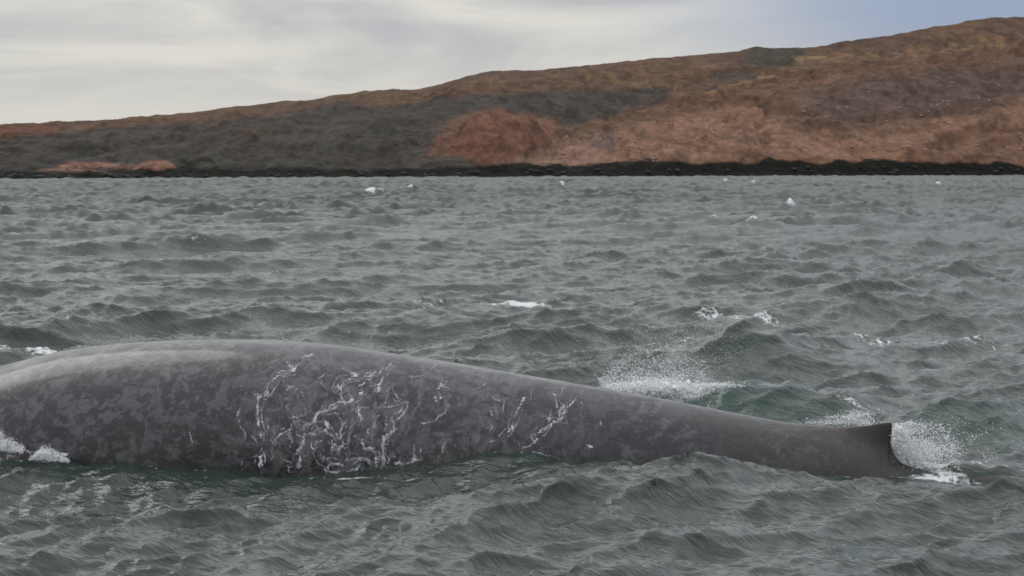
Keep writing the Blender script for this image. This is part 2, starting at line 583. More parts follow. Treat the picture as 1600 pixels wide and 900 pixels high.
for (x_, y_, w_, h_, am) in CAPS:
    dd = CAMH * FPX / (y_ - HORY)
    near = (np.abs(cap_px - x_) < 16) & (np.abs(cap_py - y_) < (5 if y_ < 300 else 8)) & (SY > 40) & (RR < 620)
    if not near.any():
        continue
    i_ = np.argmax(np.where(near, sea_z + extra, -9))          # the tallest crest hereabouts is the one that breaks
    X0, Y0 = SX.flat[i_], SY.flat[i_]
    e1, e2 = SX - X0, SY - Y0
    L = np.where(e2 < 0, max(0.6, dd * 0.006), max(0.9, dd * 0.008))
    extra += (0.6 if y_ < 300 else 0.75) * h_ * np.exp(-(e1 / w_) ** 2) * np.exp(-np.abs((e2 - 0.4 * e1) / L) ** 1.6)
    CAP_AT.append((X0, Y0, w_, am, dd, y_))
sea_z += extra

SEA = np.stack([SX + DX, SY + DY, sea_z], -1)
SEA[:, 0] = SEA[:, -1]
spx, spy = project(SEA[..., 0], np.maximum(SEA[..., 1], 1.0), SEA[..., 2])
infront = SEA[..., 1] > 5

# foam: where crests break and where the whale churns
foam = np.zeros_like(SX)
crest = big_h / 0.135
wn = fbm(SX * 0.35, SY * 0.2, 3, 21)
foam += 0.7 * sstep(3.3, 4.6, crest) * sstep(0.50, 0.66, wn) * sstep(60, 130, RR)


def foam_spot(px, py, rx, ry, amt, zc=0.0):
    X0, Y0 = on_sea(px, py, zc)
    return amt * np.exp(-((SX - X0) / rx) ** 2 - ((SY - Y0) / ry) ** 2)


for (x_, y_, rx_, ry_, am) in [(760, 481, 2.0, 0.7, 0.72), (850, 480, 1.2, 0.5, 0.70), (690, 477, 1.8, 0.7, 0.55), (1165, 507, 1.1, 0.7, 0.62), (1120, 505, 0.7, 0.5, 0.5),
                               (1215, 509, 0.6, 0.4, 0.5), (40, 546, 0.95, 0.7, 0.85), (100, 549, 0.6, 0.4, 0.6), (1060, 560, 1.8, 2.8, 0.56), (1320, 545, 2.8, 1.5, 0.50),
                               (1500, 548, 2.0, 1.0, 0.46), (1010, 610, 0.9, 0.6, 1.0), (1110, 603, 0.55, 0.25, 1.1), (1330, 648, 0.55, 0.25, 0.75), (1290, 658, 0.6, 0.3, 0.5),
                               (1450, 735, 0.5, 0.5, 0.8), (1520, 700, 0.7, 0.6, 0.45), (1590, 690, 0.5, 0.4, 0.4), (15, 705, 0.35, 0.22, 0.9), (75, 716, 0.30, 0.14, 1.0),
                               (330, 728, 0.25, 0.06, 0.75), (545, 741, 0.50, 0.10, 0.9), (480, 738, 0.3, 0.1, 0.6), (640, 722, 0.16, 0.06, 1.0), (100, 770, 0.18, 0.06, 0.7),
                               (960, 792, 0.25, 0.05, 0.55), (1220, 794, 0.2, 0.06, 0.55), (880, 798, 0.25, 0.05, 0.5), (1380, 750, 0.45, 0.06, 0.5), (985, 730, 0.2, 0.08, 0.6)]:
    foam += foam_spot(x_, y_, rx_, ry_, am)
for (X0, Y0, w_, am, dd, y_) in CAP_AT:
    foam += am * (0.72 if y_ < 300 else 0.95) * np.exp(-((SX - X0) / (w_ * 0.95)) ** 2 - ((SY - Y0 + 0.25 * 0.006 * dd) / (max(0.6, dd * 0.0055))) ** 2)
# thin line where skin meets water
foam += 0.62 * np.exp(-(np.clip(gap, -0.3, 9) / 0.13) ** 2) * sstep(0.42, 0.60, fbm(ws_ * 1.6, wn_ * 2, 3, 31))
foam = np.where(infront, foam, 0)
# bubbly green water churned up by the body
aer = foam_spot(1150, 625, 1.3, 1.5, 1.0, 0.2) + foam_spot(1500, 655, 1.8, 1.3, 0.8, 0.2) + foam_spot(1150, 560, 3.0, 3.0, 0.35) + foam_spot(60, 712, 1.2, 0.6, 0.7)
aer += 0.08 * (1 - sstep(0.0, 1.0, gap)) * (gap > -0.5)
aer = np.where(infront, aer, 0)

m_sea, b, p = material('choppy_sea_water')
co = b.n('ShaderNodeTexCoord').outputs['Object']
cr = b.mapping(co, (1, 1, 1), rot=(0, 0, 0.35))
geo_d = b.vmath('LENGTH', co)
deep = b.mix(b.noise(co, 0.05, 3, 0.5), (0.021, 0.033, 0.029), (0.028, 0.040, 0.035))
wcol = b.mix(b.math('MULTIPLY', b.attr('aer'), 0.75, clamp=True), deep, (0.017, 0.050, 0.041))
fa = b.attr('foam')
warp = b.vmath('MULTIPLY', b.vmath('SUBTRACT', b.noise(co, 2.5, 3, 0.6, out=1), (0.5, 0.5, 0.5)), (0.3, 0.3, 0.3))
cf = b.vmath('ADD', co, warp)
fn = b.noise(b.mapping(cf, (1.0, 0.75, 1.0)), 7.0, 6, 0.68)
vor = b.n('ShaderNodeTexVoronoi', feature='DISTANCE_TO_EDGE')
b.put(vor.inputs['Vector'], cf)
vor.inputs['Scale'].default_value = 6.0
net = b.ramp(vor.outputs[0], 0.0, 0.16, 0.08, -0.05)
fm = b.ramp(b.math('ADD', b.math('ADD', b.math('MULTIPLY', fa, 0.62), fn), net), 0.86, 1.10)
fm = b.math('MULTIPLY', fm, b.ramp(fa, 0.06, 0.3))
b.put(p.inputs['Base Color'], b.mix(fm, wcol, (0.62, 0.64, 0.64)))
p.inputs['IOR'].default_value = 1.333
p.inputs['Specular IOR Level'].default_value = 0.5
b.put(p.inputs['Roughness'], b.math('ADD', b.ramp(geo_d, 30, 260, 0.06, 0.35), b.math('MULTIPLY', fm, 0.6)))
r1 = b.noise(b.mapping(cr, (1.0, 1.7, 1.0)), 3.0, 2.5, 0.6, 0.5)
r2 = b.noise(b.mapping(cr, (0.45, 1.5, 1.0), rot=(0, 0, 0.5)), 7.0, 2.0, 0.6, 0.8)
rip = b.math('ADD', b.math('MULTIPLY', r1, 0.6), b.math('MULTIPLY', r2, 0.4))
r0_ = b.noise(b.mapping(cr, (0.8, 1.3, 1.0)), 0.7, 2.5, 0.62, 0.4)
rip = b.math('ADD', rip, b.math('MULTIPLY', r0_, b.ramp(geo_d, 40, 250, 0.0, 3.0)))
rip = b.math('ADD', rip, b.math('MULTIPLY', fm, 0.3))
bump = b.n('ShaderNodeBump')
bump.inputs['Strength'].default_value = 0.9
b.put(bump.inputs['Distance'], b.ramp(geo_d, 25, 160, 0.054, 0.085))
b.put(bump.inputs['Height'], rip)
m_sea.node_tree.links.new(bump.outputs[0], p.inputs['Normal'])

me = grid_mesh('sea', SEA[::-1], False, {'foam': foam[::-1], 'aer': aer[::-1]})
sea = link('sea', me, m_sea, kind='structure', label='choppy grey green sea with scattered white crests')

# ================================================================== the shore and hills
COLS = np.concatenate([np.linspace(-1500, -110, 120)[:-1], np.linspace(-110, 1710, 800), np.linspace(1710, 3100, 120)[1:]])
ROWD = np.concatenate([np.linspace(-6, 22, 64)[:-1], np.linspace(22, 210, 130)[:-1], np.linspace(210, 440, 90)[:-1], np.linspace(440, 1000, 26)])
PX, RD = np.meshgrid(COLS, ROWD)
PXc = np.clip(PX, -600, 2200)
shore = np.interp(PX, [-1500, 0, 1600, 3100], [470, 580, 830, 1000])
TY = shore + RD + (fbm(PX * 0.012, PX * 0 + 3, 3, 41) - 0.5) * 10
TX = (PX - 800) / FPX * TY * 1.0016

back_pts = np.array([(-1500, 268), (-700, 240), (-300, 212), (0, 196), (60, 194), (110, 190), (200, 185), (300, 175), (400, 163), (480, 155), (540, 148), (580, 142), (650, 140), (690, 131),
                     (735, 116), (780, 112), (850, 110), (950, 100), (1060, 88), (1150, 80), (1180, 73), (1250, 73), (1270, 70), (1350, 60), (1440, 47),
                     (1500, 35), (1545, 27), (1600, 26), (1900, 30), (2400, 80), (3100, 240)], float)
front_pts = np.array([(700, 285), (790, 262), (870, 220), (930, 197), (1000, 174), (1060, 157), (1130, 140), (1200, 126), (1290, 106), (1400, 90), (1500, 74),
                      (1600, 62), (1900, 60), (2400, 110), (3100, 255)], float)


def elev(y, Y):
    return CAMH + Y * (HORY - y) / FPX


CR_A, CR_B = 430.0, 190.0
yA = np.interp(PX, back_pts[:, 0], back_pts[:, 1])
zA = np.maximum(elev(yA, shore + CR_A), 1.5)
yB = np.interp(PX, front_pts[:, 0], front_pts[:, 1], left=300)
zB = elev(yB, shore + CR_B)
band_y = np.interp(PX, [-400, 0, 150, 330, 600, 780, 900, 1000, 1130, 1300, 1450, 1600, 1900], [268, 268, 268, 264, 263, 256, 257, 252, 252, 252, 250, 257, 256])
zband = np.maximum(elev(band_y, shore + 8), 1.2)
tA = np.clip(RD / CR_A, 0, 3)
ex = np.interp(PX, [0, 700, 1000, 1300], [0.80, 0.95, 1.30, 1.30])
pA = np.where(tA <= 1, tA ** ex, 1 - 0.55 * np.clip(tA - 1, 0, 2))
ZA = zband * sstep(-4, 8, RD) + (zA - zband) * pA
tB = np.clip(RD / CR_B, 0, 6)
pB = np.where(tB <= 1, tB ** 0.85, 1 - 0.9 * np.clip(tB - 1, 0, 1.2))
ZB = np.where(zB > 0.5, zband * sstep(-4, 8, RD) + (zB - zband) * pB, -20)
def dome(cx, cd, rx, rd, h):
    Yc = np.interp(cx, [-1500, 0, 1600, 3100], [470, 580, 830, 1000]) + cd
    e = ((PX - cx) / rx) ** 2 + ((RD - cd) / rd) ** 2
    return np.maximum(1 - e, 0) ** 0.7 * h
zdome = dome(775, 62, 112, 62, elev(178, 760)) * (0.90 + 0.2 * fbm(PX * 0.02, RD * 0.05, 3, 47))
zdome = np.where(zdome > 0, zdome, -20)
hs = [ZA, ZB, zdome, np.where(dome(240, 10, 40, 10, 6) > 0, dome(240, 10, 40, 10, 5.2), -20), np.where(dome(140, 10, 50, 10, 4) > 0, dome(140, 10, 50, 10, 4.2), -20)]
TZ = hs[0]
for h in hs[1:]:
    d = h - TZ                                   # smooth union
    TZ = np.where(d > 0, h, TZ) + 0.0
land = sstep(0, 14, RD)
rock = sstep(0, 3, RD)
ridged = 1 - np.abs(2 * fbm(TX * 0.035 + TY * 0.01, TY * 0.02, 4, 51) - 1)
TZ = TZ + land * ((fbm(TX * 0.018, TY * 0.012, 4, 50) - 0.5) * 5.0 + (ridged - 0.75) * 6.5 + (fbm(TX * 0.16, TY * 0.07, 3, 52) - 0.5) * 3.4)
# gullies on the red slope
# broad slabs and folds on the right-hand slope
fold = np.abs(2 * fbm(TX * 0.010 - TY * 0.007, TY * 0.005 + 7, 3, 59) - 1)
TZ = TZ + land * sstep(850, 1000, PX) * (fold - 0.25) * 7.0
TZ = TZ - land * np.clip(sstep(0.62, 0.75, 1 - np.abs(2 * vnoise(TX * 0.05 + fbm(TX * .02, TY * .02, 2, 60) * 2, TY * 0.006, 58) - 1)), 0, 1) * 1.2
# broken, blocky dark rock along the tide line
TZ = TZ + rock * (1 - land) * ((fbm(TX * 0.28, TY * 0.3, 3, 53) - 0.5) * 2.6)
TZ = TZ - 2.5 * (1 - sstep(-6, -1, RD))
# keep the skyline where the photograph has it
near_crest = np.exp(-((RD - CR_A) / 60) ** 2)
TZ = TZ * (1 - near_crest * 0.75) + (zA * np.where(tA <= 1, pA, 1 - 0.55 * (tA - 1)) + (fbm(TX * 0.12, TY * 0.05, 3, 54) - 0.5) * 1.2) * near_crest * 0.75

tpx, tpy = project(TX, TY, TZ)


def crease(pts, w, depth):
    """carve a gully (depth > 0) or raise a spur along a line of photo pixels"""
    a_ = np.array(pts, float)
    dist = np.full(TX.shape, 1e9)
    for i in range(len(a_) - 1):
        e = a_[i + 1] - a_[i]
        t = np.clip(((cjx - a_[i, 0]) * e[0] + (cjy - a_[i, 1]) * e[1]) / (e @ e), 0, 1)
        dist = np.minimum(dist, np.hypot(cjx - a_[i, 0] - t * e[0], (cjy - a_[i, 1] - t * e[1])))
    return -depth * np.exp(-(dist / w) ** 2) * sstep(8, 16, RD)


cjx = tpx + (fbm(TX * 0.08, TY * 0.03, 3, 63) - 0.5) * 30
cjy = tpy + (fbm(TX * 0.08, TY * 0.03, 3, 64) - 0.5) * 14
for pts_, w_, d_ in [([(1185, 165), (1192, 200), (1200, 245)], 7, 2.6), ([(1440, 248), (1490, 215), (1520, 205), (1600, 198), (1700, 196)], 8, 3.2), ([(1420, 250), (1470, 214), (1530, 196)], 8, -2.0),
                     ([(950, 198), (965, 225), (945, 250)], 7, 2.2), ([(1530, 252), (1560, 225), (1600, 220)], 8, 2.6), ([(1060, 168), (1150, 162), (1240, 178)], 6, 1.8), ([(1340, 185), (1420, 178), (1480, 176)], 4, 1.6),
                     ([(1250, 190), (1290, 205), (1330, 235)], 8, 2.0), ([(1050, 190), (1090, 215), (1100, 245)], 8, 1.6), ([(780, 180), (795, 210), (770, 250)], 6, 1.8), ([(700, 225), (730, 205), (760, 215)], 5, 1.0),
                     ([(1060, 158), (1130, 141), (1200, 127), (1290, 107), (1400, 92)], 5, -1.5), ([(540, 215), (575, 205), (640, 212)], 7, 2.2), ([(600, 235), (640, 222)], 6, -2.0), ([(300, 235), (360, 215), (450, 205)], 8, 2.0),
                     ([(120, 240), (220, 220), (300, 215)], 8, 1.6), ([(450, 240), (520, 225), (560, 232)], 7, -1.8), ([(840, 182), (870, 192), (890, 195)], 5, 1.8), ([(1130, 108), (1190, 112)], 5, -1.6)]:
    TZ = TZ + crease(pts_, w_, d_)
tpx, tpy = project(TX, TY, TZ)
jx = (fbm(TX * 0.06, TY * 0.03, 4, 61) - 0.5) * 46
jy = (fbm(TX * 0.06, TY * 0.03, 4, 67) - 0.5) * 22
QX, QY = tpx + jx, tpy + jy


def in_poly(poly, soft=8.0):
    poly = np.array(poly, float)
    inside = np.zeros(QX.shape, bool)
    dist = np.full(QX.shape, 1e9)
    for i in range(len(poly)):
        a_, c_ = poly[i], poly[(i + 1) % len(poly)]
        cond = ((a_[1] > QY) != (c_[1] > QY))
        with np.errstate(divide='ignore', invalid='ignore'):
            xi = (c_[0] - a_[0]) * (QY - a_[1]) / (c_[1] - a_[1] + 1e-12) + a_[0]
        inside ^= cond & (QX < xi)
        e = c_ - a_
        t = np.clip(((QX - a_[0]) * e[0] + (QY - a_[1]) * e[1]) / (e @ e), 0, 1)
        dist = np.minimum(dist, np.hypot(QX - a_[0] - t * e[0], QY - a_[1] - t * e[1]))
    sdist = np.where(inside, dist, -dist)
    return sstep(-soft, soft, sdist)[..., None]


KA = 1.28


def c_(r, g, bb):
    c = lin(r, g, bb)
    return (c * 0.97 + c.mean() * 0.03) * KA * 0.575


col = np.ones(QX.shape + (3,)) * c_(100, 76, 62)
n_a = fbm(TX * 0.05, TY * 0.02, 4, 71)[..., None]
n_b = fbm(TX * 0.25, TY * 0.08, 3, 75)[..., None]
n_c = fbm(TX * 0.6, TY * 0.2, 3, 79)[..., None]


def paint(mask_, color):
    global col
    col = col * (1 - mask_) + color * mask_


# upper brown slopes, ochre where dry grass shows
paint(sstep(0.48, 0.62, n_a), c_(110, 84, 65))
paint(sstep(0.55, 0.70, n_b) * 0.5, c_(88, 68, 55))
# right-hand red slope
redslope = in_poly([(780, 262), (870, 218), (930, 195), (1060, 156), (1200, 126), (1300, 104), (1420, 84), (1700, 55), (2300, 60), (2300, 300), (760, 300)], 6)
paint(redslope, c_(112, 83, 66))
paint(redslope * in_poly([(820, 260), (950, 205), (1000, 190), (1150, 165), (1240, 190), (1330, 205), (1450, 190), (1560, 160), (1720, 140), (2200, 150), (2200, 300), (800, 300)], 8), c_(138, 104, 84))
paint(redslope * in_poly([(1230, 190), (1260, 150), (1340, 125), (1450, 115), (1600, 95), (1700, 110), (1600, 150), (1480, 180), (1330, 195)], 14) * 0.75, c_(94, 77, 71))
paint(redslope * in_poly([(1400, 230), (1440, 215), (1600, 205), (1700, 205), (1700, 260), (1500, 255)], 14) * 0.6, c_(118, 88, 72))
paint(redslope * in_poly([(915, 215), (960, 200), (965, 235), (925, 240)], 12) * 0.6, c_(112, 92, 90))
# grey basalt slope on the left
paint(in_poly([(-1600, 230), (0, 212), (120, 205), (200, 198), (400, 180), (560, 162), (620, 158), (700, 152), (850, 142), (1030, 135), (1052, 148), (1000, 166), (930, 186), (880, 196),
               (840, 182), (780, 172), (720, 180), (690, 212), (660, 240), (760, 258), (800, 300), (-1600, 300)], 5) * (0.80 + 0.2 * sstep(0.42, 0.58, n_b)), c_(72, 67, 62))
paint(in_poly([(-1600, 240), (0, 225), (250, 215), (450, 215), (640, 235), (640, 300), (-1600, 300)], 16) * 0.6, c_(60, 59, 54))
paint(in_poly([(140, 215), (300, 195), (480, 185), (560, 200), (420, 225), (200, 235)], 16) * 0.5, c_(86, 74, 64))
paint(in_poly([(-400, 205), (70, 196), (110, 204), (60, 213), (-400, 225)], 5), c_(112, 72, 58))
paint(in_poly([(280, 168), (480, 160), (520, 156), (470, 176), (330, 188)], 7) * 0.6, c_(98, 76, 60))
# red dome
paint(in_poly([(668, 238), (690, 215), (730, 188), (770, 174), (830, 178), (868, 194), (860, 216), (815, 240), (778, 256), (740, 248)], 4), c_(120, 83, 67))
paint(in_poly([(775, 200), (800, 185), (808, 215), (790, 245), (765, 240)], 8) * 0.55, c_(108, 78, 62))
# pale tongues at the tide line
paint(in_poly([(745, 262), (800, 245), (880, 225), (960, 235), (960, 258), (800, 262)], 7) * 0.7, c_(150, 118, 102))
paint(in_poly([(60, 268), (90, 258), (150, 254), (185, 262), (215, 262), (245, 251), (268, 252), (290, 264), (300, 268)], 3), c_(142, 104, 86))
# dark scree on the skyline and in the valley
paint(in_poly([(1150, 82), (1175, 72), (1250, 72), (1266, 90), (1235, 106), (1170, 98)], 6), c_(74, 68, 58))
paint(in_poly([(1120, 112), (1170, 108), (1195, 116), (1180, 126), (1130, 124)], 5) * 0.8, c_(84, 74, 66))
paint(in_poly([(520, 205), (560, 196), (640, 196), (650, 215), (560, 225)], 8) * 0.5, c_(62, 64, 60))
# dry yellow grass along the valley and the ridge
gr = sstep(0.48, 0.66, n_b) * 0.6
paint(in_poly([(985, 128), (1040, 128), (1075, 142), (1130, 128), (1200, 112), (1275, 82), (1290, 92), (1210, 124), (1075, 155), (1030, 142)], 6) * gr, c_(152, 120, 82))
paint(in_poly([(1270, 86), (1400, 74), (1600, 44), (1700, 44), (1700, 62), (1500, 78), (1380, 92), (1290, 100)], 8) * gr, c_(140, 108, 76))
paint(in_poly([(540, 152), (700, 138), (760, 122), (1000, 104), (1150, 92), (1150, 106), (980, 125), (760, 140), (600, 160)], 7) * gr * 0.7, c_(128, 98, 66))
# fine mottling of rock and scrub, with crevice shade painted into the colour
crev_shade = sstep(0.80, 0.96, 1 - np.abs(2 * fbm(TX * 0.09, TY * 0.02 + TZ * 0.12, 4, 87) - 1))[..., None]
col = col * (0.80 + 0.40 * n_c) * (0.76 + 0.48 * n_b) * (1 - 0.30 * crev_shade)
# black wave-washed rock
tide = 1 - sstep(-0.5, 0.5, TZ - zband + (fbm(TX * 0.11, TY * 0.1, 4, 83) - 0.5) * 4.2)
tide = np.where(RD < 40, tide, 0)[..., None]
paint(tide, c_(34, 33, 29))

m_hill, b, p = material('dry_rock_and_scrub')
co = b.n('ShaderNodeTexCoord').outputs['Object']
cc = b.attr('rock', 'Color')
g1 = b.noise(b.mapping(co, (1, 0.5, 1.3)), 0.35, 6, 0.65, 0.4)
g2 = b.noise(b.mapping(co, (1, 0.5, 1.0)), 1.3, 4, 0.65)
f1 = b.ramp(g1, 0.30, 0.70, 0.66, 1.32, False)
f2 = b.ramp(g2, 0.30, 0.70, 0.88, 1.12, False)
b.put(p.inputs['Base Color'], b.mix(1.0, cc, b.math('MULTIPLY', f1, f2), 'MULTIPLY'))
p.inputs['Roughness'].default_value = 0.95
p.inputs['Specular IOR Level'].default_value = 0.15
bump = b.n('ShaderNodeBump')
bump.inputs['Strength'].default_value = 0.8
bump.inputs['Distance'].default_value = 0.8
b.put(bump.inputs['Height'], b.math('ADD', g1, b.math('MULTIPLY', g2, 0.35)))
m_hill.node_tree.links.new(bump.outputs[0], p.inputs['Normal'])
HP = np.stack([TX, TY, TZ], -1)
me = grid_mesh('desert_hills', HP, False, {'rock': col})
hills = link('hills', me, m_hill, kind='structure', label='bare red and grey desert hills rising behind the sea')

# boulders strewn at the tide line and up the slopes
ICO_V, ICO_F = None, None
bm_t = (1 + 5 ** 0.5) / 2
ICO_V = np.array([(-1, bm_t, 0), (1, bm_t, 0), (-1, -bm_t, 0), (1, -bm_t, 0), (0, -1, bm_t), (0, 1, bm_t), (0, -1, -bm_t), (0, 1, -bm_t), (bm_t, 0, -1), (bm_t, 0, 1), (-bm_t, 0, -1), (-bm_t, 0, 1)]) / math.hypot(1, bm_t)
ICO_F = np.array([(0, 11, 5), (0, 5, 1), (0, 1, 7), (0, 7, 10), (0, 10, 11), (1, 5, 9), (5, 11, 4), (11, 10, 2), (10, 7, 6), (7, 1, 8), (3, 9, 4), (3, 4, 2), (3, 2, 6), (3, 6, 8), (3, 8, 9), (4, 9, 5), (2, 4, 11), (6, 2, 10), (8, 6, 7), (9, 8, 1)])
OCT_V = np.array([(1, 0, 0), (-1, 0, 0), (0, 1, 0), (0, -1, 0), (0, 0, 1), (0, 0, -1)], float)
OCT_F = np.array([(0, 2, 4), (2, 1, 4), (1, 3, 4), (3, 0, 4), (2, 0, 5), (1, 2, 5), (3, 1, 5), (0, 3, 5)])


def scatter_mesh(name, P, size, base_v, base_f, jit=0.25, squash=(1, 1, 1)):
    n, kv = len(P), len(base_v)
    v = base_v[None] * size[:, None, None] * np.array(squash)[None, None]
    v = v * (1 + rng.uniform(-jit, jit, (n, kv, 1)))
    a = rng.uniform(0, 6.28, n)
    c, s_ = np.cos(a)[:, None], np.sin(a)[:, None]
    v = np.stack([c * v[..., 0] - s_ * v[..., 1], s_ * v[..., 0] + c * v[..., 1], v[..., 2]], -1) + P[:, None]
    f = base_f[None] + (np.arange(n) * kv)[:, None, None]
    return tri_mesh(name, v.reshape(-1, 3), f.reshape(-1, 3))


def pick(n, xr, dr, size, power=2.2):
    ci = np.where((COLS > xr[0]) & (COLS < xr[1]))[0]
    ri = np.where((ROWD > dr[0]) & (ROWD < dr[1]))[0]
    r_ = rng.choice(ri, n)
    c2 = rng.choice(ci, n)
    P = HP[r_, c2].copy()
    sz = size[0] + (size[1] - size[0]) * rng.random(n) ** power
    return P, sz


m_dark, b, p = material('black_wet_basalt')
co = b.n('ShaderNodeTexCoord').outputs['Object']
b.put(p.inputs['Base Color'], b.mix(b.noise(co, 0.5, 4), (0.012, 0.012, 0.010), (0.022, 0.021, 0.018)))
p.inputs['Roughness'].default_value = 0.85
P, sz = pick(220, (-300, 1900), (-1.5, 2.0), (0.3, 1.3))
link('shore_rocks', scatter_mesh('shore_rocks', P, sz, ICO_V, ICO_F, 0.3, (1.2, 1.0, 0.75)), m_dark, kind='stuff', label='black wave washed boulders lining the shore')
m_scrub, b, p = material('dry_scrub')
co = b.n('ShaderNodeTexCoord').outputs['Object']
b.put(p.inputs['Base Color'], b.mix(b.noise(co, 0.3, 3), (0.07, 0.06, 0.045), (0.13, 0.10, 0.07)))
p.inputs['Roughness'].default_value = 1.0
P, sz = pick(2600, (-200, 1800), (18, 430), (0.2, 0.6))
keep = vnoise(P[:, 0] * 0.03, P[:, 1] * 0.02, 91) > 0.42
P, sz = P[keep], sz[keep]
link('scrub', scatter_mesh('scrub', P, sz, ICO_V, ICO_F, 0.35, (1.15, 1.15, 0.7)), m_scrub, kind='stuff', label='low dry scrub dotted over the hillside')
m_pale, b, p = material('weathered_red_stone')
co = b.n('ShaderNodeTexCoord').outputs['Object']
b.put(p.inputs['Base Color'], b.mix(b.noise(co, 0.4, 4), (0.20, 0.115, 0.08), (0.36, 0.235, 0.175)))
p.inputs['Roughness'].default_value = 0.95
P, sz = pick(700, (880, 1800), (9, 120), (0.2, 0.8), 3.0)
link('hillside_stones', scatter_mesh('hillside_stones', P, sz, ICO_V, ICO_F, 0.3, (1.2, 1.0, 0.8)), m_pale, kind='stuff', label='loose reddish stones strewn on the right hand slope')

# ================================================================== foam running off the whale
m_foam, b, p = material('running_foam')
co = b.n('ShaderNodeTexCoord').outputs['Object']
fnz = b.ramp(b.noise(co, 9.0, 3, 0.6), 0.35, 0.65)
b.put(p.inputs['Base Color'], b.mix(fnz, (0.30, 0.30, 0.31), (0.74, 0.75, 0.76)))
p.inputs['Roughness'].default_value = 0.55

c2 = lambda pts: [(400 + x / 3.0, 500 + y / 3.0) for x, y in pts]
c1 = lambda pts: [(x / 3.0, 500 + y / 3.0) for x, y in pts]
c3 = lambda pts: [(850 + x / 4.0, 480 + y / 4.0) for x, y in pts]
STREAKS = [
    (c2([(505, 315), (480, 365), (440, 380), (390, 385), (365, 410), (345, 425), (300, 430), (270, 475), (235, 500), (230, 530), (220, 570), (205, 610), (205, 650), (195, 695)]), 1.0),
    (c2([(265, 155), (215, 180), (180, 235), (150, 205)]), 0.7), (c2([(180, 235), (110, 245), (90, 270), (75, 300), (40, 360)]), 0.7),
    (c2([(415, 240), (440, 238), (465, 265), (400, 285), (380, 310), (385, 330)]), 1.0), (c2([(560, 240), (520, 245), (505, 265), (545, 262), (560, 240)]), 0.7),
    (c2([(640, 190), (625, 210), (600, 245), (585, 280), (570, 330), (560, 345)]), 0.8), (c2([(840, 210), (800, 250), (720, 270)]), 0.5),
    (c2([(490, 490), (480, 410), (515, 408)]), 0.7), (c2([(560, 360), (560, 410), (620, 405), (715, 385)]), 0.6), (c2([(715, 385), (690, 450), (650, 475)]), 0.45),
    (c2([(870, 300), (830, 345), (845, 380), (865, 370)]), 0.7), (c2([(905, 395), (880, 440), (830, 470), (780, 490)]), 0.5), (c2([(880, 310), (920, 330)]), 0.4),
    (c2([(1268, 355), (1230, 410), (1215, 460), (1200, 505), (1150, 555), (1110, 570)]), 0.75), (c2([(1500, 370), (1450, 410), (1440, 460), (1390, 480), (1350, 515), (1290, 545)]), 0.7),
    (c2([(1530, 330), (1500, 370)]), 0.45), (c2([(1405, 380), (1445, 405)]), 0.6),
    (c2([(320, 470), (340, 510), (380, 545), (385, 570), (350, 600), (345, 625), (315, 640)]), 0.9), (c2([(270, 475), (310, 480), (340, 478)]), 0.6), (c2([(235, 530), (280, 540), (320, 515), (360, 540)]), 0.7),
    (c2([(330, 690), (345, 720), (420, 720), (470, 705), (480, 690)]), 1.2), (c2([(340, 690), (350, 670), (390, 680), (420, 690)]), 1.0), (c2([(440, 660), (480, 650), (530, 655), (535, 680)]), 0.9),
    (c2([(600, 695), (595, 600), (600, 550), (640, 520)]), 0.9), (c2([(560, 620), (562, 692)]), 0.8), (c2([(490, 560), (500, 600), (550, 600)]), 0.7),
    (c2([(660, 676), (700, 676), (745, 655), (742, 600)]), 1.0), (c2([(20, 690), (25, 635)]), 1.0), (c2([(85, 580), (100, 530), (130, 510)]), 0.7), (c2([(160, 520), (170, 570), (180, 600)]), 0.6),
    (c2([(380, 440), (400, 480), (395, 520)]), 0.5), (c2([(300, 430), (310, 400)]), 0.6), (c2([(550, 510), (560, 470), (580, 450)]), 0.5), (c2([(640, 630), (650, 640)]), 0.7),
    (c1([(1195, 350), (1215, 345), (1205, 400), (1208, 480), (1225, 560)]), 0.7), (c1([(1180, 540), (1205, 570)]), 0.5), (c1([(1290, 590), (1300, 540), (1360, 515), (1370, 570)]), 0.6),
    (c1([(1340, 200), (1380, 240), (1290, 270), (1270, 300)]), 0.6), (c1([(1300, 190), (1250, 215), (1330, 230)]), 0.45), (c1([(1190, 215), (1180, 225)]), 0.4), (c1([(880, 520), (895, 560), (920, 580)]), 0.4),
    (c3([(20, 690), (60, 720), (100, 710), (130, 650), (120, 600)]), 0.7), (c3([(280, 870), (310, 880)]), 0.8), (c3([(640, 630), (640, 660)]), 0.5), (c3([(345, 710), (360, 740)]), 0.5),
    (c3([(860, 600), (980, 620), (1060, 640), (1180, 660), (1360, 690)]), 0.45),
]
fr = random.Random(5)
# short broken runs between the traced ones
for i in range(125):
    x = fr.gauss(535, 64) if i < 102 else fr.uniform(690, 900)
    y = fr.uniform(570, 735) if i < 102 else fr.uniform(590, 700)
    x += (650 - y) * 0.35
    a = 1.85 + fr.gauss(0, 0.35)
    pts = [(x, y)]
    for j in range(fr.randint(2, 5)):
        a += fr.uniform(-0.7, 0.7)
        L = fr.uniform(3, 9)
        pts.append((pts[-1][0] + math.cos(a) * L, pts[-1][1] + math.sin(a) * L))
    STREAKS.append((pts, fr.uniform(0.15, 0.5)))
for pts, wgt in list(STREAKS[:46]):
    if wgt >= 0.7:
        for kx in range(2):
            ox, oy = fr.uniform(-9, 9), fr.uniform(-5, 5)
            STREAKS.append(([(x + ox + fr.gauss(0, 2), y + oy + fr.gauss(0, 2)) for x, y in pts[fr.randint(0, 1):]], wgt * fr.uniform(0.35, 0.55)))
BP, BN, BR = [], [], []
